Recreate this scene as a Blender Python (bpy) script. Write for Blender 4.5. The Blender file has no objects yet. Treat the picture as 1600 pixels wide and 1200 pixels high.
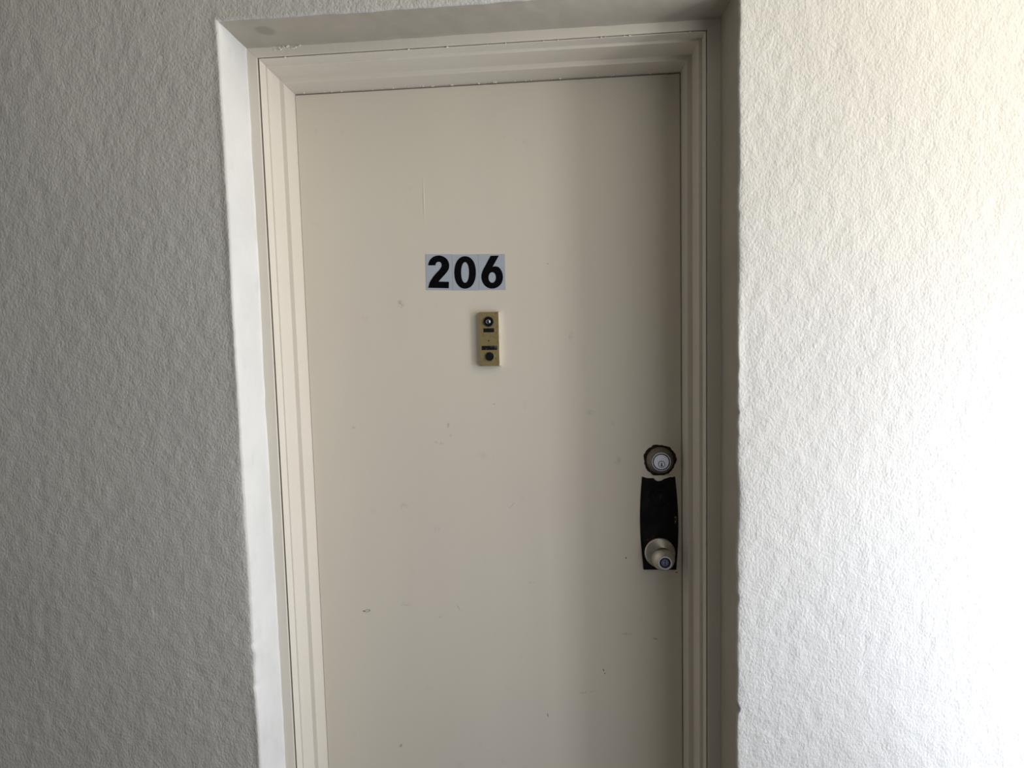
import bpy, bmesh, math, random
import numpy as np
from mathutils import Matrix, Vector

random.seed(7)
scene = bpy.context.scene
COL = scene.collection

# ---------------------------------------------------------------- camera
cam_data = bpy.data.cameras.new('camera')
cam = bpy.data.objects.new('camera', cam_data)
COL.objects.link(cam)
cam_data.sensor_fit = 'HORIZONTAL'
cam_data.sensor_width = 36.0
cam_data.lens = 889.716 / 1600.0 * 36.0
cam_data.clip_start = 0.02
RT = Vector((0.9973143, 0.0689861, -0.0245988))
UP = Vector((0.0196503, 0.0715150, 0.9972459))
FW = Vector((-0.0705553, 0.9950510, -0.0699673))
m = Matrix((RT, UP, -FW)).transposed().to_4x4()
m.translation = Vector((0.5565714, -1.2687505, 1.4657907))
cam.matrix_world = m
scene.camera = cam

# ---------------------------------------------------------------- world, light, exposure
LX = 1.62                       # open end of the walkway, to the right of the picture
world = bpy.data.worlds.new('overcast_sky')
scene.world = world
world.use_nodes = True
wn = world.node_tree.nodes; wl = world.node_tree.links
bg = wn['Background']
bg.inputs['Color'].default_value = (0.96, 0.91, 0.84, 1)
bg.inputs['Strength'].default_value = 0.10

def area(name, loc, sy, sz, power, color):
    d = bpy.data.lights.new(name, 'AREA')
    d.shape = 'RECTANGLE'; d.size = sz; d.size_y = sy
    d.energy = power; d.color = color
    o = bpy.data.objects.new(name, d); COL.objects.link(o)
    # local x runs up, local y across, shining towards -X
    o.matrix_world = Matrix(((0, 0, 1, loc[0]), (0, 1, 0, loc[1]), (-1, 0, 0, loc[2]), (0, 0, 0, 1)))
    return o
ZM = 1.45
WARM, COOL = (0.98, 0.925, 0.79), (0.925, 0.99, 1.12)
# broad daylight of the open walkway end, and the clearer strip of sky in it
for name, y0, y1, rad in (('daylight', -2.4, -0.68, 2.5), ('daylight_near', -0.68, -0.26, 4.4), ('sky_strip', -0.865, -0.705, 8.0)):
    for part, z0, z1, colr in (('upper', ZM, 2.74, WARM), ('lower', 0.50, ZM, COOL)):
        area(name + '_' + part, (LX + 0.01 - (0.004 if rad > 5 else 0), (y0 + y1) / 2, (z0 + z1) / 2), y1 - y0, z1 - z0,
             rad * (1.8 if (name, part) == ('daylight_near', 'lower') else 1.0) * math.pi * (y1 - y0) * (z1 - z0), colr)

scene.view_settings.view_transform = 'Standard'
scene.view_settings.look = 'None'
scene.view_settings.gamma = 1.0
scene.view_settings.use_curve_mapping = False
scene.view_settings.exposure = -0.04

# ---------------------------------------------------------------- helpers
def link(o, parent=None):
    COL.objects.link(o)
    if parent is not None:
        o.parent = parent
    return o

def mesh_obj(name, verts, faces, mat, parent=None, smooth=None, loc=None):
    me = bpy.data.meshes.new(name)
    me.from_pydata([tuple(map(float, v)) for v in verts], [], faces)
    me.update()
    bm = bmesh.new(); bm.from_mesh(me)
    bmesh.ops.recalc_face_normals(bm, faces=bm.faces)
    bm.to_mesh(me); bm.free()
    me.materials.append(mat)
    if smooth is not None:
        me.shade_smooth()
        me.set_sharp_from_angle(angle=math.radians(smooth))
    o = bpy.data.objects.new(name, me)
    link(o, parent)
    if loc: o.location = loc
    return o

def bevel(o, w, seg=2, ang=30):
    b = o.modifiers.new('bevel', 'BEVEL')
    b.width = w; b.segments = seg; b.limit_method = 'ANGLE'; b.angle_limit = math.radians(ang)
    return o

def box(name, x0, x1, y0, y1, z0, z1, mat, parent=None, bev=0.0):
    v = [(x, y, z) for x in (x0, x1) for y in (y0, y1) for z in (z0, z1)]
    f = [(0, 1, 3, 2), (4, 6, 7, 5), (0, 4, 5, 1), (2, 3, 7, 6), (0, 2, 6, 4), (1, 5, 7, 3)]
    o = mesh_obj(name, v, f, mat, parent)
    if bev: bevel(o, bev)
    return o

def empty(name, loc):
    o = bpy.data.objects.new(name, None)
    o.empty_display_size = 0.02
    link(o); o.location = loc
    return o

def lathe(name, prof, mat, parent, seg=48, wob=None, smooth=40, loc=None, cap=True):
    """prof: (radius, height towards the viewer = -Y)"""
    v = []; f = []
    n = len(prof)
    for i in range(seg):
        a = 2 * math.pi * i / seg
        for j, (r, h) in enumerate(prof):
            k = wob(a, j) if wob else 1.0
            v.append((r * k * math.cos(a), -h, r * k * math.sin(a)))
    for i in range(seg):
        i2 = (i + 1) % seg
        for j in range(n - 1):
            f.append((i * n + j, i * n + j + 1, i2 * n + j + 1, i2 * n + j))
    if cap and prof[0][0] > 1e-6: f.append(tuple(i * n for i in range(seg)))
    if cap and prof[-1][0] > 1e-6: f.append(tuple(i * n + n - 1 for i in range(seg))[::-1])
    o = mesh_obj(name, v, f, mat, parent, smooth, loc)
    bm = bmesh.new(); bm.from_mesh(o.data)
    bmesh.ops.remove_doubles(bm, verts=bm.verts, dist=1e-6)
    bmesh.ops.recalc_face_normals(bm, faces=bm.faces)
    bm.to_mesh(o.data); bm.free()
    return o

def prism(name, outer, inner, y_back, y_front, mat, parent, loc=None, sm=None):
    """outline in x,z with an optional hole, thickness in y"""
    bm = bmesh.new()
    loops = [outer] + ([inner] if inner else [])
    edges = []
    rings = []
    for L in loops:
        vs = [bm.verts.new((x, y_front, z)) for x, z in L]
        es = [bm.edges.new((vs[i], vs[(i + 1) % len(vs)])) for i in range(len(vs))]
        edges += es; rings.append(vs)
    bmesh.ops.triangle_fill(bm, edges=edges, use_beauty=True)
    front = list(bm.faces)
    for vs in rings:
        bs = [bm.verts.new((v.co.x, y_back, v.co.z)) for v in vs]
        for i in range(len(vs)):
            j = (i + 1) % len(vs)
            bm.faces.new((vs[i], vs[j], bs[j], bs[i]))
        if len(rings) == 1: bm.faces.new(bs)
    bmesh.ops.recalc_face_normals(bm, faces=bm.faces)
    me = bpy.data.meshes.new(name); bm.to_mesh(me); bm.free()
    me.materials.append(mat)
    if sm: me.shade_smooth(); me.set_sharp_from_angle(angle=math.radians(sm))
    o = bpy.data.objects.new(name, me); link(o, parent)
    if loc: o.location = loc
    return o

# smooth value noise on arrays
_rng = np.random.RandomState(11)
_tab = _rng.rand(256, 256)
def vnoise(u, v, s=0):
    u = np.asarray(u, float) + s * 17.37; v = np.asarray(v, float) + s * 9.11
    iu = np.floor(u).astype(int); iv = np.floor(v).astype(int)
    fu = u - iu; fv = v - iv
    fu = fu * fu * (3 - 2 * fu); fv = fv * fv * (3 - 2 * fv)
    g = lambda a, b: _tab[a % 256, b % 256]
    return ((g(iu, iv) * (1 - fu) + g(iu + 1, iv) * fu) * (1 - fv) +
            (g(iu, iv + 1) * (1 - fu) + g(iu + 1, iv + 1) * fu) * fv) * 2 - 1

# ---------------------------------------------------------------- materials
def new_mat(name, color, rough=0.5, metal=0.0, spec=0.5):
    mt = bpy.data.materials.new(name); mt.use_nodes = True
    b = mt.node_tree.nodes['Principled BSDF']
    b.inputs['Base Color'].default_value = (*color, 1)
    b.inputs['Roughness'].default_value = rough
    b.inputs['Metallic'].default_value = metal
    b.inputs['Specular IOR Level'].default_value = spec
    return mt, mt.node_tree.nodes, mt.node_tree.links, b

def noise(ns, ls, co, scale, detail=3, rough=0.5, stretch=None):
    n = ns.new('ShaderNodeTexNoise'); n.inputs['Scale'].default_value = scale
    n.inputs['Detail'].default_value = detail; n.inputs['Roughness'].default_value = rough
    if stretch:
        mp = ns.new('ShaderNodeMapping'); mp.inputs['Scale'].default_value = stretch
        ls.new(co, mp.inputs['Vector']); co = mp.outputs['Vector']
    ls.new(co, n.inputs['Vector'])
    return n.outputs['Fac']

def maprange(ns, ls, val, a, b, c=0.0, d=1.0):
    n = ns.new('ShaderNodeMapRange')
    n.inputs['From Min'].default_value = a; n.inputs['From Max'].default_value = b
    n.inputs['To Min'].default_value = c; n.inputs['To Max'].default_value = d
    ls.new(val, n.inputs['Value'])
    return n.outputs['Result']

def math_n(ns, ls, op, a, b):
    n = ns.new('ShaderNodeMath'); n.operation = op
    for i, x in enumerate((a, b)):
        if isinstance(x, (int, float)): n.inputs[i].default_value = x
        else: ls.new(x, n.inputs[i])
    return n.outputs[0]

def mix(ns, ls, fac, a, b):
    n = ns.new('ShaderNodeMix'); n.data_type = 'RGBA'
    if isinstance(fac, (int, float)): n.inputs[0].default_value = fac
    else: ls.new(fac, n.inputs[0])
    for i, x in ((6, a), (7, b)):
        if isinstance(x, tuple): n.inputs[i].default_value = (*x, 1)
        else: ls.new(x, n.inputs[i])
    return n.outputs[2]

def bump(ns, ls, bsdf, height, dist, strength=1.0, prev=None):
    n = ns.new('ShaderNodeBump'); n.inputs['Distance'].default_value = dist
    n.inputs['Strength'].default_value = strength
    ls.new(height, n.inputs['Height'])
    if prev: ls.new(prev, n.inputs['Normal'])
    ls.new(n.outputs['Normal'], bsdf.inputs['Normal'])
    return n.outputs['Normal']

def coords(ns):
    return ns.new('ShaderNodeTexCoord').outputs['Object']

def ellipse_mask(ns, ls, co, x, z, rx, rz, ang=0.0, soft=0.5, ring=False):
    mp = ns.new('ShaderNodeMapping'); mp.vector_type = 'TEXTURE'
    mp.inputs['Location'].default_value = (x, 0, z)
    mp.inputs['Rotation'].default_value = (0, -math.radians(ang), 0)
    mp.inputs['Scale'].default_value = (rx, 1e3, rz)
    ls.new(co, mp.inputs['Vector'])
    ln = ns.new('ShaderNodeVectorMath'); ln.operation = 'LENGTH'
    ls.new(mp.outputs['Vector'], ln.inputs[0])
    v = ln.outputs['Value']
    if ring:
        v = math_n(ns, ls, 'ABSOLUTE', math_n(ns, ls, 'SUBTRACT', v, 0.75), 0)
        return maprange(ns, ls, v, 0.3, 0.1)
    return maprange(ns, ls, v, 1.0, 1.0 - soft)

CREAM = (0.655, 0.600, 0.505)

def make_door_paint():
    mt, ns, ls, b = new_mat('door_paint', CREAM, 0.42, 0, 0.4)
    co = coords(ns)
    # slightly uneven cream paint and faint grey handling smudges
    n1 = noise(ns, ls, co, 2.3, 3)
    c = mix(ns, ls, maprange(ns, ls, n1, 0.3, 0.7), (0.64, 0.60, 0.515), (0.63, 0.575, 0.505))
    n2 = noise(ns, ls, co, 26, 5, 0.6)
    n3 = noise(ns, ls, co, 5.5, 2)
    sm = math_n(ns, ls, 'MULTIPLY', maprange(ns, ls, n2, 0.60, 0.74), maprange(ns, ls, n3, 0.48, 0.66))
    c = mix(ns, ls, math_n(ns, ls, 'MULTIPLY', sm, 0.30), c, (0.30, 0.28, 0.26))
    SOFT = [(0.220, 1.562, .010, .012, 20, .30), (0.319, 1.285, .004, .009, -20, .32), (0.324, 1.262, .0035, .007, -20, .28),
            (0.298, 1.245, .016, .004, -15, .30), (0.205, 0.866, .016, .006, 0, .20), (0.180, 0.519, .008, .004, 40, .45),
            (0.286, 0.836, .008, .0015, 20, .5), (0.329, 0.860, .0015, .013, 28, .35), (0.099, 1.284, .008, .004, 10, .25),
            (0.700, 1.20, .010, .012, 0, .18), (0.640, 1.31, .012, .008, 0, .15), (0.715, 0.80, .014, .005, 0, .25),
            (0.780, 0.79, .010, .003, -10, .35), (0.620, 0.66, .022, .003, 10, .25), (0.60, 1.48, .008, .012, 0, .15),
            (0.46, 1.10, .014, .0012, 50, .30), (0.21, 1.10, .012, .010, 0, .16), (0.50, 0.92, .012, .003, 5, .25)]
    HARD = [(0.715, 0.978, .0025, .0022, 0, .75), (0.661, 0.714, .0015, .0040, 15, .8), (0.664, 0.706, .0014, .0028, 0, .8),
            (0.531, 0.603, .0012, .0060, 8, .6), (0.827, 0.945, .0030, .0020, 0, .6), (0.104, 0.8488, .0035, .0016, 0, .9),
            (0.552, 1.640, .0020, .0014, 0, .4), (0.425, 1.332, .0020, .0014, 0, .4)]
    wob = noise(ns, ls, co, 140, 2)
    for L, s in ((SOFT, 0.9), (HARD, 0.5)):
        for x, z, rx, rz, an, am in L:
            k = ellipse_mask(ns, ls, co, x, z, rx, rz, an, s)
            if s == 0.9: k = math_n(ns, ls, 'MULTIPLY', k, maprange(ns, ls, wob, 0.35, 0.6))
            c = mix(ns, ls, math_n(ns, ls, 'MULTIPLY', k, min(am * 1.5, .95)), c, (0.10, 0.095, 0.09))
    k = ellipse_mask(ns, ls, co, 0.1125, 0.8495, .0085, .0034, 12, ring=True)
    c = mix(ns, ls, math_n(ns, ls, 'MULTIPLY', k, .7), c, (0.12, 0.11, 0.10))
    ls.new(c, b.inputs['Base Color'])
    # roller texture, vertical brush drag, long soft waves of the skin
    h = math_n(ns, ls, 'ADD', noise(ns, ls, co, 9, 3, 0.5, (1, 1, .35)),
               math_n(ns, ls, 'MULTIPLY', noise(ns, ls, co, 300, 2, 0.5, (1, 1, .45)), 0.05))
    # the narrow raised run of paint above the number
    run = ellipse_mask(ns, ls, co, 0.281, 1.79, .0022, .055, 0, 0.8)
    h = math_n(ns, ls, 'ADD', h, math_n(ns, ls, 'MULTIPLY', run, 0.30))
    bump(ns, ls, b, h, 0.0022, 0.9)
    return mt

def make_frame_paint():
    mt, ns, ls, b = new_mat('frame_paint', CREAM, 0.40, 0, 0.45)
    co = coords(ns)
    n1 = noise(ns, ls, co, 6, 3)
    c = mix(ns, ls, maprange(ns, ls, n1, 0.3, 0.7), (0.67, 0.63, 0.56), (0.65, 0.605, 0.535))
    n2 = noise(ns, ls, co, 70, 4, 0.6)
    c = mix(ns, ls, math_n(ns, ls, 'MULTIPLY', maprange(ns, ls, n2, 0.68, 0.78), 0.22), c, (0.30, 0.26, 0.22))
    ls.new(c, b.inputs['Base Color'])
    h = noise(ns, ls, co, 120, 3, 0.5, (1, 1, .08))
    bump(ns, ls, b, h, 0.0007, 0.6)
    return mt

def make_stucco():
    mt, ns, ls, b = new_mat('stucco_paint', (0.70, 0.69, 0.665), 0.72, 0, 0.3)
    co = coords(ns)
    n1 = noise(ns, ls, co, 4, 4)
    c = mix(ns, ls, maprange(ns, ls, n1, 0.3, 0.7), (0.54, 0.525, 0.495), (0.515, 0.503, 0.48))
    n2 = noise(ns, ls, co, 60, 4, 0.7)
    c = mix(ns, ls, math_n(ns, ls, 'MULTIPLY', maprange(ns, ls, n2, 0.70, 0.80), 0.25), c, (0.35, 0.33, 0.31))
    ls.new(c, b.inputs['Base Color'])
    h = math_n(ns, ls, 'ADD', noise(ns, ls, co, 250, 3, 0.55, (1, 1, .7)),
               math_n(ns, ls, 'MULTIPLY', noise(ns, ls, co, 60, 2, 0.5), 0.8))
    bump(ns, ls, b, h, 0.0018, 0.8)
    return mt

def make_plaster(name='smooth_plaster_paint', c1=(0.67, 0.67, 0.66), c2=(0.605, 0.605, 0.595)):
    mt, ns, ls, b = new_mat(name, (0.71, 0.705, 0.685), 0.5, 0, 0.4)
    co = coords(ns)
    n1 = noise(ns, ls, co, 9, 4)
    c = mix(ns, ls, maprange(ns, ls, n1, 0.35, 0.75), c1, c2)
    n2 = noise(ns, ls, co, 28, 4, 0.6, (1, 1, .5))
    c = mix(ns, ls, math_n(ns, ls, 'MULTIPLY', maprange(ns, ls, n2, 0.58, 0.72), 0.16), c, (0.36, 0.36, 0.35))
    for x, z, r, am in ((-.0395, 1.19, .003, .7), (-.0395, 1.25, .0025, .5), (-.0395, 1.06, .002, .6), (-.0395, .60, .003, .7)):
        pass
    # dark grey smudge on the soffit near the left corner
    mp = ns.new('ShaderNodeMapping'); mp.vector_type = 'TEXTURE'
    mp.inputs['Location'].default_value = (0.030, -0.185, 2.068); mp.inputs['Scale'].default_value = (.022, .018, .05)
    mp.inputs['Rotation'].default_value = (0, 0, math.radians(25))
    ls.new(co, mp.inputs['Vector'])
    ln = ns.new('ShaderNodeVectorMath'); ln.operation = 'LENGTH'; ls.new(mp.outputs['Vector'], ln.inputs[0])
    k = maprange(ns, ls, ln.outputs['Value'], 1.0, 0.6)
    c = mix(ns, ls, math_n(ns, ls, 'MULTIPLY', k, 0.55), c, (0.22, 0.21, 0.19))
    ls.new(c, b.inputs['Base Color'])
    h = math_n(ns, ls, 'ADD', noise(ns, ls, co, 14, 3), math_n(ns, ls, 'MULTIPLY', noise(ns, ls, co, 130, 3, 0.5, (1, 1, .5)), 0.12))
    bump(ns, ls, b, h, 0.005, 0.6)
    return mt

def make_simple(name, color, rough, metal=0.0, spec=0.5, scale=60, amount=0.3, dark=(0, 0, 0), bdist=0.0004, stretch=None, thr=(0.45, 0.7)):
    mt, ns, ls, b = new_mat(name, color, rough, metal, spec)
    co = coords(ns)
    n = noise(ns, ls, co, scale, 4, 0.6, stretch)
    c = mix(ns, ls, math_n(ns, ls, 'MULTIPLY', maprange(ns, ls, n, *thr), amount), color, dark)
    ls.new(c, b.inputs['Base Color'])
    ls.new(maprange(ns, ls, n, 0.3, 0.7, max(rough - .08, .02), min(rough + .12, 1)), b.inputs['Roughness'])
    if bdist: bump(ns, ls, b, noise(ns, ls, co, scale * 4, 3), bdist, 0.6)
    return mt

M_DOOR = make_door_paint()
M_FRAME = make_frame_paint()
M_STUCCO = make_stucco()
M_PLASTER = make_plaster()
M_SOFFIT = make_plaster('beige_shaded_plaster', (0.42, 0.385, 0.33), (0.37, 0.34, 0.29))  # beige of the soffit, also the darker shaded copy for the right reveal
M_DARKGAP = make_simple('dark_gap', (0.02, 0.018, 0.016), 0.9, bdist=0)
M_STICKER = make_simple('silver_grey_vinyl', (0.365, 0.40, 0.465), 0.5, 0.0, 0.3, 200, 0.12, (0.45, 0.48, 0.52), 0.0001)
M_BLACKVINYL = make_simple('black_vinyl', (0.002, 0.002, 0.003), 0.6, 0, 0.05, 200, 0.3, (0.012, 0.012, 0.014), 0)
M_BRASS = make_simple('aged_brass', (0.27, 0.21, 0.10), 0.5, 0.4, 0.5, 110, 0.7, (0.13, 0.095, 0.035), 0.0002, thr=(0.48, 0.72))
M_HIGHLIGHT = make_simple('brass_edge_highlight', (0.97, 0.92, 0.82), 0.35, 1.0, 0.5, 70, 0.1, (0.5, 0.4, 0.2), 0)  # paler than the brass: the daylight highlight is put into the colour
M_BLACKPL = make_simple('black_plastic', (0.006, 0.006, 0.007), 0.22, 0, 0.5, 90, 0.3, (0.02, 0.02, 0.02), 0)
M_LENS = make_simple('lens_glass', (0.010, 0.013, 0.022), 0.05, 0, 0.8, 20, 0.1, (0, 0, 0), 0)
_lb = M_LENS.node_tree.nodes['Principled BSDF']; _lb.inputs['Coat Weight'].default_value = 1.0; _lb.inputs['Coat IOR'].default_value = 2.2; _lb.inputs['Coat Roughness'].default_value = 0.03
M_WINLABEL = make_simple('cloudy_label_window', (0.008, 0.008, 0.009), 0.15, 0, 0.4, 90, 0.8, (0.10, 0.10, 0.105), 0, thr=(0.52, 0.68))
M_RUST = make_simple('rusty_bare_edge', (0.030, 0.013, 0.007), 0.85, 0, 0.3, 180, 0.8, (0.008, 0.005, 0.004), 0.0012)
M_DULL = make_simple('dull_bronze_collar', (0.16, 0.145, 0.115), 0.42, 0.6, 0.5, 40, 0.6, (0.06, 0.052, 0.042), 0.0002)
M_STEEL = make_simple('bright_steel', (0.74, 0.77, 0.86), 0.35, 0.6, 0.5, 300, 0.3, (0.38, 0.40, 0.45), 0.00008)  # faint blue of the reflected sky is put into the steel colour
M_SKYSTEEL = make_simple('sky_tinted_steel', (0.22, 0.25, 0.40), 0.35, 0.5, 0.5, 300, 0.4, (0.08, 0.09, 0.16), 0.0001)  # blue sky reflection painted into the metal colour
M_SATIN = make_simple('satin_nickel', (0.48, 0.45, 0.41), 0.32, 0.9, 0.5, 60, 0.35, (0.30, 0.27, 0.23), 0.00012, (1, 1, 1))
M_GROOVE = make_simple('dark_groove', (0.012, 0.012, 0.016), 0.5, 0, 0.4, bdist=0)

def make_plate():
    mt, ns, ls, b = new_mat('worn_black_plate', (0.007, 0.0065, 0.007), 0.55, 0.0, 0.06)
    co = coords(ns)
    c = mix(ns, ls, maprange(ns, ls, noise(ns, ls, co, 30, 4), 0.4, 0.7), (0.006, 0.006, 0.007), (0.016, 0.014, 0.014))
    n = noise(ns, ls, co, 380, 4, 0.7)
    spot = ellipse_mask(ns, ls, co, -0.022, -0.045, .015, .024, -20, 0.9)
    k = math_n(ns, ls, 'MULTIPLY', spot, maprange(ns, ls, n, 0.54, 0.60))
    c = mix(ns, ls, math_n(ns, ls, 'MULTIPLY', k, 0.5), c, (0.20, 0.17, 0.08))
    spot = ellipse_mask(ns, ls, co, 0.036, 0.008, .0035, .010, 0, 0.8)
    k = math_n(ns, ls, 'MULTIPLY', spot, maprange(ns, ls, n, 0.52, 0.56))
    c = mix(ns, ls, k, c, (0.5, 0.47, 0.42))
    ls.new(c, b.inputs['Base Color'])
    bump(ns, ls, b, noise(ns, ls, co, 45, 3), 0.0012, 0.6)
    return mt
M_PLATE = make_plate()
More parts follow.
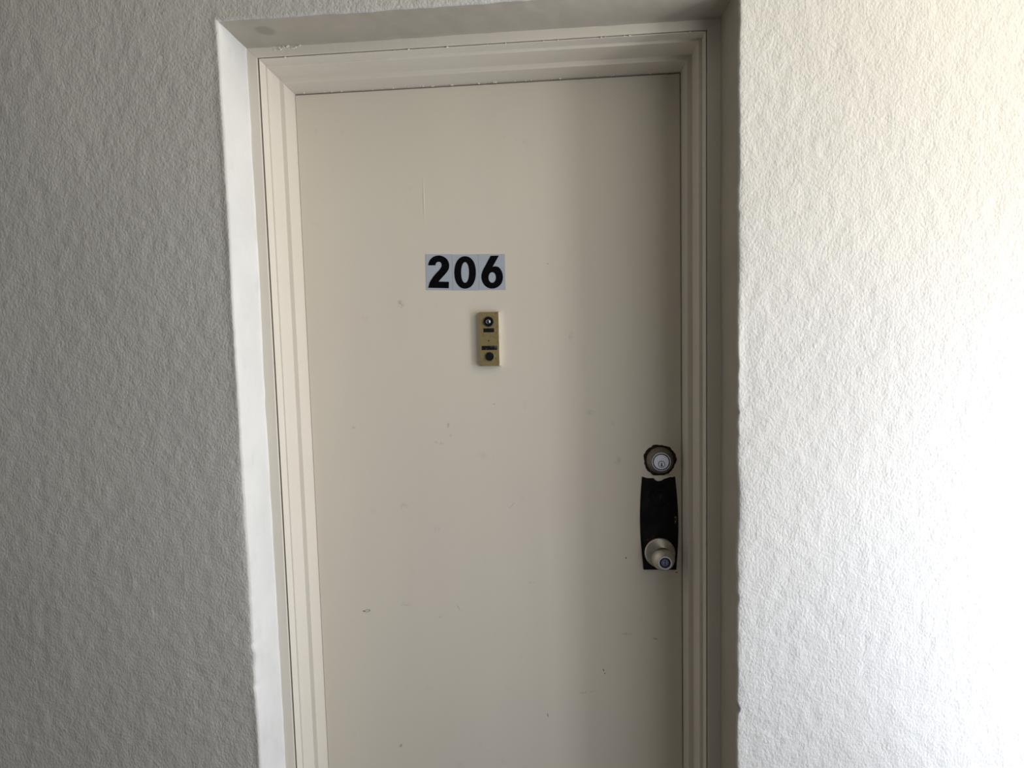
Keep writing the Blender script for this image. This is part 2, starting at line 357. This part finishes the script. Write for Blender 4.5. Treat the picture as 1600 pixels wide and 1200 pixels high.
GLYPHS = {'2': {'cen': [0.30973,1.62937],'quad': [[-0.02918,0.04034],[0.0302,0.03853],[0.02909,-0.04042],[-0.03011,-0.03844]],'outer': [[-0.02378,0.01591],[-0.02343,0.01724],[-0.02313,0.01857],[-0.02281,0.0199],[-0.0224,0.02124],[-0.02186,0.02258],[-0.02118,0.02396],[-0.02042,0.02537],[-0.01955,0.02677],[-0.01855,0.02813],[-0.01741,0.02941],[-0.0161,0.03065],[-0.01465,0.03188],[-0.01308,0.03303],[-0.0114,0.03405],[-0.00964,0.03488],[-0.00777,0.03553],[-0.00577,0.03603],[-0.00369,0.03638],[-0.00158,0.03656],[0.0005,0.03658],[0.0026,0.03642],[0.00476,0.0361],[0.0069,0.03561],[0.00897,0.03497],[0.01092,0.03416],[0.01276,0.03315],[0.01456,0.03193],[0.01624,0.03058],[0.01777,0.02915],[0.01909,0.02773],[0.02018,0.02629],[0.02106,0.02476],[0.02178,0.02322],[0.02238,0.02169],[0.02287,0.02023],[0.02325,0.01886],[0.0235,0.01754],[0.02363,0.01626],[0.02368,0.01496],[0.02366,0.01364],[0.02359,0.01227],[0.02346,0.01089],[0.02324,0.00949],[0.0229,0.00809],[0.02243,0.0067],[0.02181,0.00534],[0.02107,0.004],[0.02022,0.00265],[0.01925,0.00128],[0.01817,-0.00014],[0.01694,-0.00163],[0.01554,-0.00319],[0.01405,-0.00477],[0.01258,-0.00629],[0.0112,-0.00772],[0.00993,-0.009],[0.00872,-0.01017],[0.00753,-0.01131],[0.00634,-0.01246],[0.00511,-0.0137],[0.00383,-0.01504],[0.00252,-0.01644],[0.0012,-0.01787],[-0.00013,-0.01931],[-0.00145,-0.02074],[0.02183,-0.02181],[0.0212,-0.03605],[-0.02528,-0.03378],[-0.02467,-0.03165],[-0.02406,-0.02946],[-0.02345,-0.02731],[-0.02283,-0.0253],[-0.02222,-0.02354],[-0.02163,-0.02215],[-0.02109,-0.02106],[-0.02052,-0.02009],[-0.01986,-0.01908],[-0.01906,-0.01786],[-0.01809,-0.0164],[-0.017,-0.01479],[-0.01582,-0.01311],[-0.01457,-0.01142],[-0.0133,-0.0098],[-0.01197,-0.00824],[-0.01058,-0.00669],[-0.00915,-0.00516],[-0.00771,-0.00366],[-0.00629,-0.00221],[-0.00486,-0.00079],[-0.0034,0.00058],[-0.00196,0.00192],[-0.00058,0.00324],[0.00068,0.00456],[0.00184,0.00587],[0.00294,0.00718],[0.00395,0.00847],[0.00482,0.00974],[0.00552,0.01097],[0.00603,0.01217],[0.00638,0.01336],[0.00659,0.01451],[0.00667,0.01562],[0.00663,0.01668],[0.00647,0.01772],[0.00618,0.01874],[0.00577,0.0197],[0.00524,0.02056],[0.0046,0.02126],[0.00382,0.02183],[0.00288,0.02228],[0.00185,0.0226],[0.00079,0.02279],[-0.00022,0.02282],[-0.00123,0.0227],[-0.00228,0.02243],[-0.00331,0.02201],[-0.00426,0.02146],[-0.00508,0.02077],[-0.00573,0.01991],[-0.00624,0.01885],[-0.00667,0.01768],[-0.00709,0.01649],[-0.00754,0.01535]],'inner': None},'0': {'cen': [0.36921,1.62694],'quad': [[-0.02901,0.04038],[0.03014,0.03858],[0.02885,-0.04053],[-0.02998,-0.03843]],'outer': [[0.02345,-0.00095],[0.02299,-0.00739],[0.02201,-0.01298],[0.02052,-0.01806],[0.01854,-0.02262],[0.01611,-0.02659],[0.01326,-0.02992],[0.01004,-0.03255],[0.0065,-0.03442],[0.00264,-0.03551],[-0.00177,-0.03577],[-0.00615,-0.03523],[-0.00994,-0.03391],[-0.01337,-0.03181],[-0.01643,-0.02898],[-0.01908,-0.02548],[-0.02128,-0.02135],[-0.02298,-0.01666],[-0.02417,-0.01148],[-0.0248,-0.00582],[-0.02487,0.00065],[-0.02439,0.0071],[-0.02339,0.01269],[-0.02188,0.01776],[-0.01989,0.0223],[-0.01744,0.02626],[-0.01459,0.02956],[-0.01137,0.03216],[-0.00783,0.03401],[-0.00398,0.03508],[0.00041,0.03532],[0.00477,0.03477],[0.00854,0.03344],[0.01196,0.03135],[0.015,0.02854],[0.01764,0.02505],[0.01983,0.02094],[0.02153,0.01628],[0.02272,0.01113],[0.02337,0.0055]],'inner': [[0.00819,0.00343],[0.00799,0.00697],[0.00758,0.01024],[0.00698,0.01323],[0.00619,0.01587],[0.00523,0.01812],[0.00412,0.01993],[0.00288,0.02126],[0.00152,0.0221],[1e-05,0.02241],[-0.00151,0.0222],[-0.00292,0.02146],[-0.00424,0.02021],[-0.00546,0.01848],[-0.00655,0.0163],[-0.0075,0.01372],[-0.00829,0.01078],[-0.0089,0.00753],[-0.00932,0.00402],[-0.00954,0.00014],[-0.00956,-0.00374],[-0.00936,-0.00728],[-0.00895,-0.01057],[-0.00835,-0.01357],[-0.00756,-0.01622],[-0.0066,-0.01847],[-0.00549,-0.02029],[-0.00425,-0.02163],[-0.00288,-0.02246],[-0.00137,-0.02277],[0.00016,-0.02256],[0.00157,-0.02181],[0.00289,-0.02056],[0.00411,-0.01882],[0.0052,-0.01663],[0.00615,-0.01404],[0.00694,-0.01109],[0.00754,-0.00784],[0.00796,-0.00432],[0.00818,-0.00045]]},'6': {'cen': [0.42854,1.62571],'quad': [[-0.02875,0.04007],[0.02946,0.0383],[0.02931,-0.03975],[-0.03002,-0.03862]],'outer': [[-0.00228,0.03551],[0.01611,0.03535],[0.00163,0.0114],[0.00287,0.01164],[0.00411,0.01192],[0.00536,0.01217],[0.00661,0.01234],[0.00788,0.01233],[0.00919,0.01218],[0.01055,0.01192],[0.01191,0.01154],[0.01322,0.01101],[0.01446,0.01032],[0.01562,0.00942],[0.01673,0.00835],[0.01779,0.00714],[0.01878,0.00582],[0.01969,0.00443],[0.02055,0.00294],[0.02135,0.00132],[0.02208,-0.00037],[0.02271,-0.00211],[0.02321,-0.00385],[0.02358,-0.00561],[0.02384,-0.00741],[0.024,-0.00923],[0.02404,-0.01106],[0.02397,-0.01287],[0.02378,-0.01468],[0.02348,-0.01653],[0.02306,-0.01835],[0.02254,-0.02012],[0.02191,-0.0218],[0.02119,-0.02338],[0.02036,-0.02489],[0.01943,-0.02633],[0.01836,-0.02771],[0.01716,-0.02902],[0.01578,-0.03028],[0.01424,-0.03151],[0.01258,-0.03266],[0.01085,-0.03367],[0.00912,-0.0345],[0.00735,-0.03515],[0.00552,-0.03565],[0.00365,-0.036],[0.00177,-0.03621],[-8e-05,-0.03626],[-0.00193,-0.03617],[-0.00379,-0.03593],[-0.00564,-0.03555],[-0.00745,-0.03502],[-0.00919,-0.03434],[-0.01087,-0.0335],[-0.01251,-0.0325],[-0.01409,-0.03137],[-0.01558,-0.03011],[-0.01695,-0.02876],[-0.0182,-0.02727],[-0.01937,-0.02564],[-0.02042,-0.02392],[-0.02135,-0.02215],[-0.02213,-0.02039],[-0.02276,-0.01861],[-0.02324,-0.0168],[-0.0236,-0.01497],[-0.02383,-0.01313],[-0.02395,-0.01131],[-0.02396,-0.0095],[-0.02385,-0.00771],[-0.02362,-0.00591],[-0.02329,-0.00412],[-0.02287,-0.00233],[-0.02233,-0.00054],[-0.02167,0.00127],[-0.02092,0.00306],[-0.02012,0.00483],[-0.01928,0.00655],[-0.01852,0.008],[-0.01781,0.00919],[-0.017,0.01046],[-0.01594,0.01214],[-0.01448,0.01456],[-0.01251,0.01793],[-0.01013,0.02202],[-0.00751,0.02652],[-0.00483,0.03112]],'inner': [[0.0083,-0.00977],[0.00791,-0.00758],[0.00724,-0.00561],[0.0063,-0.00389],[0.00513,-0.00248],[0.00375,-0.00142],[0.00221,-0.00075],[0.00048,-0.00049],[-0.00127,-0.00064],[-0.00285,-0.00121],[-0.00428,-0.00217],[-0.00552,-0.0035],[-0.00656,-0.00515],[-0.00734,-0.00708],[-0.00784,-0.00924],[-0.00806,-0.01166],[-0.00798,-0.01409],[-0.00759,-0.01628],[-0.00692,-0.01826],[-0.00598,-0.01998],[-0.0048,-0.02139],[-0.00343,-0.02245],[-0.00188,-0.02312],[-0.00014,-0.02339],[0.0016,-0.02323],[0.00318,-0.02266],[0.00461,-0.02169],[0.00586,-0.02036],[0.00689,-0.0187],[0.00767,-0.01677],[0.00817,-0.01461],[0.00838,-0.0122]]}}
# ---------------------------------------------------------------- dimensions
W, T = 0.84, 2.03
GL, GR, GT = 0.0149, 0.0197, 0.0165
EL, ER, ET = GL + 0.0246, W + GR + 0.0275, T + 0.0371     # plaster opening edges
YC, YW = -0.1285, -0.2268                                  # casing face, wall face
ZTOP = 2.75

def tagS(o):
    o['kind'] = 'structure'
    return o

# ---------------------------------------------------------------- wall with the recessed doorway
def wob_l(z):   # wander of the left plaster corner along its height
    return (0.0016 * vnoise(z * 3.1, z * 0 + 1.5, 1) + 0.0010 * vnoise(z * 14, z * 0 + 2.5, 2) + 0.0006 * vnoise(z * 60, z * 0 + .5, 3)
            - 0.004 * np.exp(-((z - 0.8855) / 0.004) ** 2) + 0.003 * np.exp(-((z - 0.865) / 0.012) ** 2) - 0.0025 * np.exp(-((z - 0.80) / 0.006) ** 2))
def wob_r(z):
    return (0.0012 * vnoise(z * 2.7, z * 0 + 4.5, 4) + 0.0016 * vnoise(z * 17, z * 0 + 3.5, 5) + 0.0008 * vnoise(z * 70, z * 0 + 6.5, 6)
            + 0.0070 * np.exp(-((z - 0.776) / 0.007) ** 2) + 0.0025 * np.exp(-((z - 1.332) / 0.004) ** 2)
            + 0.0028 * np.exp(-((z - 0.989) / 0.008) ** 2) - 0.0015 * np.exp(-((z - 1.31) / 0.010) ** 2))
def wob_t(x):
    return 0.0014 * vnoise(x * 4, x * 0 + 7.5, 7) + 0.0010 * vnoise(x * 25, x * 0 + 8.5, 8) + 0.0008 * vnoise(x * 80, x * 0 + 9.5, 9)

def axis(lo, hi, dense_lo, dense_hi, step, extra):
    a = list(np.arange(lo, dense_lo, 0.05)) + list(np.arange(dense_lo, dense_hi, step)) + list(np.arange(dense_hi, hi, 0.05)) + [hi]
    a = [v for v in a if all(abs(v - e) > 0.0035 for e in extra)] + list(extra)
    return np.array(sorted(a))
RC = 0.0045     # roundness of the plaster corner
ex = []
for e, s in ((-EL, -1), (ER, 1)):
    ex += [e + s * d for d in (0, 0.0007, 0.0016, 0.0028, 0.0045)]
xs = axis(-1.9, LX, -0.56, 1.44, 0.0055, ex)
ez = [ET + d for d in (0, 0.0007, 0.0016, 0.0028, 0.0045)]
zs = axis(0.0, ZTOP, 0.42, 2.26, 0.0055, ez)

X, Z = np.meshgrid(xs, zs, indexing='ij')
def near(d, w): return np.exp(-np.maximum(d, 0) / w)
X2 = X + wob_l(Z) * near(np.abs(X + EL), 0.006) * (X < 0.3) * (Z < ET + .02) + wob_r(Z) * near(np.abs(X - ER), 0.006) * (X > 0.5) * (Z < ET + .02)
Z2 = Z + wob_t(X) * near(np.abs(Z - ET), 0.006) * (X > -EL - .01) * (X < ER + .01)
# distance outside the opening rectangle
dx = np.maximum(np.maximum(-EL - X, X - ER), 0); dz = np.maximum(Z - ET, 0)
dist = np.hypot(dx, dz)
t = np.clip(RC - dist, 0, RC)
inset = RC - np.sqrt(np.maximum(RC * RC - t * t, 0))
inset[dist <= 1e-9] = RC
relief = 0.0024 * vnoise(X * 5, Z * 4, 3) + 0.0003 * vnoise(X * 42, Z * 30, 5) + 0.0005 * vnoise(X * 95, Z * 70, 6)
relief *= np.clip(dist / 0.012, 0.0, 1)
Yg = YW + inset - relief
nx, nz = len(xs), len(zs)
verts = np.stack([X2, Yg, Z2], -1).reshape(-1, 3)
faces = []
xc = (xs[:-1] + xs[1:]) / 2; zc = (zs[:-1] + zs[1:]) / 2
inx = (xc > -EL) & (xc < ER); inz = zc < ET
for i in range(nx - 1):
    for j in range(nz - 1):
        if inx[i] and inz[j]: continue
        a = i * nz + j
        faces.append((a, a + nz, a + nz + 1, a + 1))
def fast_mesh(name, verts, faces, mat, parent=None):
    me = bpy.data.meshes.new(name)
    me.vertices.add(len(verts)); me.vertices.foreach_set('co', np.asarray(verts, np.float32).ravel())
    f = np.array(faces, np.int32)
    me.loops.add(f.size); me.loops.foreach_set('vertex_index', f.ravel())
    me.polygons.add(len(f)); me.polygons.foreach_set('loop_start', np.arange(0, f.size, 4, dtype=np.int32))
    me.update(calc_edges=True); me.validate()
    me.materials.append(mat); me.shade_smooth()
    o = bpy.data.objects.new(name, me); link(o, parent)
    return o
wall = tagS(fast_mesh('wall_back', verts, faces, M_STUCCO))

# plaster linings of the recess: two side reveals and the soffit, running in behind the casing
def strip(name, pa, pb, cove, rough_amp, normal, mat):
    """pa: (n,3) line on the front corner, pb: back line; cove swells out at the back corner"""
    k = 22
    n = len(pa); v = []
    for j in range(k + 1):
        s = j / k
        p = pa * (1 - s) + pb * s
        d = (s * 0.0983)
        q = pb + (pa - pb) * math.exp(-d / 0.010)     # the wander of the corner dies out quickly
        q[:, 1] = p[:, 1]; p = q
        amp = np.clip(d / 0.012, 0, 1)
        # the swelling where the plaster meets the casing
        fillet = cove * max(0.0, (d - (0.0983 - 0.010)) / 0.010) ** 2
        along = p[:, 2] if abs(normal[2]) < .5 else p[:, 0]
        r = 0.0013 * vnoise(along * 4, p[:, 1] * 8, 12) + rough_amp * vnoise(along * 45, p[:, 1] * 60, 13)
        v.append(p + np.outer(r * amp + fillet * (1 + .8 * vnoise(along * 30, along * 0, 15)), normal))
    v = np.concatenate(v)
    f = [(j * n + i, j * n + i + 1, (j + 1) * n + i + 1, (j + 1) * n + i) for j in range(k) for i in range(n - 1)]
    return fast_mesh(name, v, f, mat, wall)
zr = zs[zs <= ET + 1e-6]
one = np.ones_like(zr)
strip('side_reveal', np.stack([-EL + wob_l(zr), one * (YW + RC), zr], -1), np.stack([-EL * one, one * (YC + .004), zr], -1),
      0.003, 0.0002, np.array([1., 0, 0]), M_PLASTER)
strip('side_reveal', np.stack([ER + wob_r(zr), one * (YW + RC), zr], -1), np.stack([ER * one, one * (YC + .004), zr], -1),
      0.003, 0.0003, np.array([-1., 0, 0]), M_SOFFIT)  # side turned from the daylight: its shade is put into this darker plaster
xr = xs[(xs >= -EL - 1e-6) & (xs <= ER + 1e-6)]
one = np.ones_like(xr)
strip('soffit', np.stack([xr, one * (YW + RC), ET + wob_t(xr)], -1), np.stack([xr, one * (YC + .004), one * ET], -1),
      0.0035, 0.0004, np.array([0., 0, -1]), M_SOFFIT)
# body of the wall behind its skin, left and right of and above the doorway
box('masonry', -1.9, -EL - 0.012, YW + 0.012, 0.0, 0, ZTOP, M_STUCCO, wall)
box('masonry', ER + 0.012, LX, YW + 0.012, 0.0, 0, ZTOP, M_STUCCO, wall)
box('masonry', -EL - 0.012, ER + 0.012, YW + 0.012, 0.0, ET + 0.012, ZTOP, M_STUCCO, wall)

# walkway the picture is taken from: floor and ceiling, open at its right end
M_FLOOR = make_simple('worn_concrete', (0.17, 0.155, 0.135), 0.8, 0, 0.3, 14, 0.4, (0.1, 0.09, 0.08), 0.0008)
tagS(box('floor', -1.9, LX, -3.0, 0.06, -0.12, 0.0, M_FLOOR))
tagS(box('ceiling', -1.9, LX, -1.9, 0.06, ZTOP, ZTOP + 0.12, M_STUCCO))
# ---------------------------------------------------------------- stepped door frame
frame = tagS(empty('trim_1', (W / 2, -0.06, 0)))
def sweep(name, prof_l, prof_r, prof_t, side, mat, bev=0.0007):
    """profiles: (a, y); a is the distance outwards from the door leaf edge. side: left, right, head (mitred)"""
    n = len(prof_l); v = []
    if side == 'left':
        for (a, y), (at, _) in zip(prof_l, prof_t): v.append((-a, y, 0.0)); v.append((-a, y, T + at))
    elif side == 'right':
        for (a, y), (at, _) in zip(prof_r, prof_t): v.append((W + a, y, 0.0)); v.append((W + a, y, T + at))
    else:
        for (al, y), (ar, _), (at, _) in zip(prof_l, prof_r, prof_t): v.append((-al, y, T + at)); v.append((W + ar, y, T + at))
    off = frame.location
    v = [(a - off.x, b - off.y, c - off.z) for a, b, c in v]
    f = [(2 * i, 2 * i + 1, 2 * ((i + 1) % n) + 1, 2 * ((i + 1) % n)) for i in range(n)]
    f.append(tuple(2 * i for i in range(n))); f.append(tuple(2 * i + 1 for i in range(n))[::-1])
    o = mesh_obj(name, v, f, mat, frame)
    bevel(o, bev, 2)
    return o
def jamb_profile(f1, f2, g):
    return [(-0.014, 0.060), (-0.014, 0.042), (0.0, 0.042), (0.0, -0.052), (f1, -0.052), (f1, -0.103), (f1 + f2, -0.103),
            (f1 + f2, -0.1262), (g, -0.1262), (g, -0.108), (g + 0.022, -0.108), (g + 0.022, 0.060)]
PL, PR, PT = jamb_profile(.0100, .0038, GL), jamb_profile(.0110, .0068, GR), jamb_profile(.0100, .0050, GT)
sweep('jamb', PL, PR, PT, 'left', M_FRAME); sweep('jamb', PL, PR, PT, 'right', M_FRAME); sweep('head_jamb', PL, PR, PT, 'head', M_FRAME)
def casing_profile(g, e, gap=0.0022):
    return [(g + gap, -0.109), (g + gap, YC), (e + 0.002, YC), (e + 0.002, -0.109)]
CL, CR, CT = casing_profile(GL, EL, .0032), casing_profile(GR, ER - W, .0014), casing_profile(GT, ET - T, .0014)
sweep('casing', CL, CR, CT, 'left', M_FRAME); sweep('casing', CL, CR, CT, 'right', M_FRAME); sweep('head_casing', CL, CR, CT, 'head', M_FRAME)
# paint crumbs stuck along the head of the frame
crumbs = [(-.005 + .06 * k + random.uniform(-.02, .02), T + .0015, -0.052 + random.uniform(0, .045)) for k in range(0)]
bm = bmesh.new()
for k in range(90):
    q = random.random()
    if q < .5: x, y, z = random.uniform(0.01, W - .01), -0.001 - random.random() * .003, T - .0005
    elif q < .85: x, y, z = random.gauss(.045, .022), YC - .0006, ET - .001 - random.random() * .007
    else: x, y, z = random.uniform(0.0, W), -0.1262, T + GT - .0005
    r = random.uniform(.0006, .0019)
    mm = Matrix.Translation((x - frame.location.x, y - frame.location.y, z)) @ Matrix.Diagonal((r * random.uniform(1, 2.4), r, r, 1))
    bmesh.ops.create_icosphere(bm, subdivisions=1, radius=1.0, matrix=mm)
me = bpy.data.meshes.new('paint_crumbs'); bm.to_mesh(me); bm.free(); me.materials.append(M_FRAME); me.shade_smooth()
oc = bpy.data.objects.new('paint_crumbs', me); link(oc, frame); oc['kind'] = 'stuff'

# ---------------------------------------------------------------- door leaf
door = tagS(box('door_1', 0.0004, W - 0.0014, 0.0, 0.041, 0.008, T - 0.0024, M_DOOR, None, 0.0012))

# lock plate
def sub(o, parent):
    o.parent = parent; return o
def plate_outline():
    zt, zb = 1.1640, 0.9520
    L, R = [], []
    for k in range(15):
        s = k / 14; z = zt + (zb - zt) * s
        bul = math.sin(math.pi * min(1, max(0, s * 1.04 - .01))) ** 0.9
        L.append((0.7522 + 0.0012 * s - 0.0058 * bul, z)); R.append((0.8240 + 0.0020 * s + 0.0058 * bul, z))
    top = [(0.8200, 1.1622), (0.8130, 1.1618), (0.8060, 1.1600), (0.7990, 1.1575), (0.7930, 1.1540), (0.7860, 1.1530), (0.7800, 1.1560),
           (0.7770, 1.1600), (0.7690, 1.1600), (0.7620, 1.1604), (0.7570, 1.1622)]
    return L + R[::-1] + top
c0 = (0.7885, 0.0, 1.058)
plate = prism('lock_plate', [(x - c0[0], z - c0[2]) for x, z in plate_outline()], None, 0.0, -0.0032, M_PLATE, door, c0)
plate['label'] = 'worn black lock plate with curved sides and chipped top edge'
bevel(plate, 0.0009)
# the old lock cylinder painted over in the plate
lathe('old_cylinder', [(0.0245, 0.003), (0.0240, 0.0050), (0.0215, 0.0054), (0.0208, 0.0040), (0.0190, 0.0040), (0.0182, 0.0056), (0.0118, 0.0060),
      (0.0112, 0.0046), (0.0102, 0.0046), (0.0096, 0.0060), (0, 0.0060)], M_PLATE, plate, 40, loc=(0.7912 - c0[0], 0, 1.1215 - c0[2]))
box('keyhole', -.0012, .0012, -0.0063, -0.005, -.0055, .003, M_GROOVE, plate).location = (0.7912 - c0[0], 0, 1.1205 - c0[2])
# cream paint over the chipped top edge
prism('paint_patch', [(a - c0[0], b - c0[2]) for a, b in [(0.7525, 1.1660), (0.7640, 1.1672), (0.7800, 1.1668), (0.8010, 1.1672), (0.8220, 1.1660), (0.8195, 1.1635), (0.8120, 1.1640),
      (0.8070, 1.1612), (0.8010, 1.1600), (0.7950, 1.1560), (0.7910, 1.1548), (0.7850, 1.1552), (0.7800, 1.1580), (0.7765, 1.1622), (0.7640, 1.1616), (0.7560, 1.1640)]],
      None, 0.0, -0.0036, M_FRAME, plate)

# deadbolt
bolt = empty('deadbolt', (0.7912, 0.0, 1.2005)); bolt.parent = door
def ragged(a, j):
    return 1 + (0.035 * math.sin(3 * a + .6) + 0.022 * math.sin(7 * a + 1) + 0.016 * math.sin(13 * a + 2) + 0.012 * math.sin(23 * a)) * (1 if j > 0 else .9)
lathe('bare_ring', [(0.0356, 0.0), (0.0350, 0.0012), (0.0315, 0.0016), (0.028, 0.0010), (0, 0.001)], M_RUST, bolt, 96, ragged)['label'] = 'rusty brown ragged ring of bare door'
lathe('collar', [(0.0300, 0.001), (0.0296, 0.0034), (0.0284, 0.0046), (0.0228, 0.0160), (0.0205, 0.0178), (0.0192, 0.0178), (0.0190, 0.016), (0, 0.016)], M_DULL, bolt, 64)['label'] = 'dull bronze tapered collar'
lathe('cylinder_rim', [(0.0203, 0.0150), (0.0203, 0.0184), (0.0200, 0.0190), (0.0188, 0.0190), (0.0184, 0.0176), (0, 0.0176)], M_STEEL, bolt, 64)
lathe('cylinder_groove', [(0.0186, 0.0160), (0.0186, 0.0182), (0, 0.0182)], M_GROOVE, bolt, 64)
cyl = lathe('lock_cylinder', [(0.0163, 0.0170), (0.0163, 0.0190), (0.0158, 0.0195), (0, 0.0195)], M_STEEL, bolt, 64)
cyl['label'] = 'bright steel lock cylinder face tinted with reflected sky'
lathe('plug_groove', [(0.0076, 0.019), (0.0076, 0.01975), (0, 0.01975)], M_GROOVE, bolt, 40, loc=(0.0003, 0, -0.0049))
lathe('plug', [(0.0062, 0.019), (0.0062, 0.0200), (0, 0.0201)], M_STEEL, bolt, 40, loc=(0.0003, 0, -0.0049))
prism('keyhole', [(-.0011, .0030), (-.0014, .0015), (-.0008, -.0002), (-.0018, -.0020), (-.0017, -.0046), (.0017, -.0046), (.0018, -.0018), (.0009, -.0002), (.0013, .0018), (.0008, .0034)],
      None, -0.0195, -0.0203, M_GROOVE, bolt, (0.0004, 0, -0.0049))

# door knob
knob = empty('door_knob', (0.7893, 0.0, 0.9915)); knob.parent = door
knob['label'] = 'satin nickel keyed door knob with round rosette'
lathe('rosette', [(0.0340, 0.003), (0.0342, 0.0048), (0.0335, 0.0064), (0.0310, 0.0084), (0.0270, 0.0110), (0.0215, 0.0145), (0.0180, 0.0165), (0.0150, 0.0170), (0, 0.017)], M_SATIN, knob, 72)
lathe('knob', [(0.0150, 0.016), (0.0135, 0.0195), (0.0130, 0.0225), (0.0148, 0.0262), (0.0195, 0.0300), (0.0232, 0.0345), (0.0248, 0.0395), (0.0246, 0.0440), (0.0230, 0.0490),
      (0.0196, 0.0550), (0.0158, 0.0606), (0.0148, 0.0625), (0.0144, 0.0640), (0.0135, 0.0640), (0.0125, 0.0600), (0, 0.0600)], M_SATIN, knob, 72)
lathe('knob_rim', [(0.0143, 0.0632), (0.0143, 0.0648), (0.0138, 0.0653), (0.0124, 0.0653), (0.0119, 0.0644), (0.0117, 0.0615)], M_STEEL, knob, 64, cap=False)['label'] = 'bright steel rim of knob face'
kc = lathe('key_cylinder', [(0.0074, 0.0600), (0.0074, 0.0622), (0.0070, 0.0627), (0, 0.0627)], M_SKYSTEEL, knob, 48)
lathe('cylinder_groove', [(0.0121, 0.0595), (0.0121, 0.0612), (0, 0.0612)], M_GROOVE, knob, 48)
lathe('plug_groove', [(0.0056, 0.0620), (0.0056, 0.0629), (0.0049, 0.0629), (0.0049, 0.0624)], M_GROOVE, knob, 40, cap=False)
prism('keyhole', [(-.0009, .0045), (-.0012, .002), (-.0006, 0), (-.0015, -.002), (-.0013, -.0048), (.0013, -.0048), (.0015, -.002), (.0007, 0), (.0012, .002), (.0009, .0045)],
      None, -0.0622, -0.0631, M_GROOVE, knob)

# ---------------------------------------------------------------- number stickers
LAB = {'2': 'silver grey square number sticker with black digit 2, left of the three on the door',
       '0': 'silver grey square number sticker with black digit 0, middle of the three on the door',
       '6': 'silver grey square number sticker with black digit 6, right of the three on the door'}
for ch in '206':
    g = GLYPHS[ch]
    cx, cz = g['cen']
    e = empty('number_sticker', (cx, 0.0, cz))
    e['label'] = LAB[ch]; e['category'] = 'number sticker'; e['group'] = 'number stickers reading 206 on the door'
    TL, TR, BR, BL = g['quad']
    q = [TL, TR, BR, BL]
    q = [(x * 0.993, z) for x, z in q]
    prism('backing', q, None, 0.0, -0.0006, M_STICKER, e)
    prism('digit', g['outer'], g['inner'], -0.0004, -0.0010, M_BLACKVINYL, e)

# ---------------------------------------------------------------- door viewer with bell push
vc = (0.4192, 0.0, 1.4780)
vw = empty('door_viewer', vc)
vw.rotation_euler = (0, math.radians(0.35), 0)
vw['label'] = 'aged brass door viewer plate with black bell button, below the number stickers'
vw['category'] = 'door viewer'
hw, hh = 0.0222, 0.0595
bv = [(-hw - .0004, 0, -hh - .0004), (hw + .0024, 0, -hh - .0004), (hw + .0024, 0, hh + .0004), (-hw - .0004, 0, hh + .0004),
      (-hw, -0.0130, -hh), (hw, -0.0130, -hh), (hw, -0.0130, hh), (-hw, -0.0130, hh)]
bd = mesh_obj('body', bv, [(0, 1, 2, 3), (7, 6, 5, 4), (0, 4, 5, 1), (1, 5, 6, 2), (2, 6, 7, 3), (3, 7, 4, 0)], M_BRASS, vw)
bd.data.materials.append(M_HIGHLIGHT)
for pl in bd.data.polygons:
    if abs(pl.normal.x) > .5: pl.material_index = 1  # painted highlight on the side faces
bevel(bd, 0.0008)
lathe('viewer_ring', [(0.0112, 0.012), (0.0112, 0.0148), (0.0100, 0.0160), (0.0080, 0.0160), (0.0072, 0.0140), (0, 0.0138)], M_BLACKPL, vw, 40, loc=(-0.0006, 0, 0.0383))
lens = lathe('lens', [(0.0066 * math.cos(q * math.pi / 16), 0.0136 + 0.0056 * math.sin(q * math.pi / 16)) for q in range(9)], M_LENS, vw, 32, smooth=60, loc=(-0.0006, 0, 0.0383))
box('name_slot', -.0117, .0117, -0.0134, -0.012, -.0044, .0044, M_BLACKPL, vw).location = (-0.0002, 0, 0.0193)
lathe('pin_hole', [(0.0016, 0.0125), (0.0016, 0.0132), (0, 0.0132)], M_GROOVE, vw, 16, loc=(-0.0006, 0, -0.0037))
box('label_window', -.0170, .0170, -0.0136, -0.012, -.0046, .0046, M_WINLABEL, vw, .0003).location = (0.0004, 0, -0.0195)
lathe('button_ring', [(0.0106, 0.0125), (0.0106, 0.0140), (0.0100, 0.0144), (0.0094, 0.0138), (0, 0.0136)], M_BRASS, vw, 40, loc=(0.0006, 0, -0.0385))
lathe('bell_button', [(0.0093, 0.0130), (0.0093, 0.0150), (0.0084, 0.0160), (0.0040, 0.0156), (0, 0.0154)], M_BLACKPL, vw, 40, loc=(0.0006, 0, -0.0385))
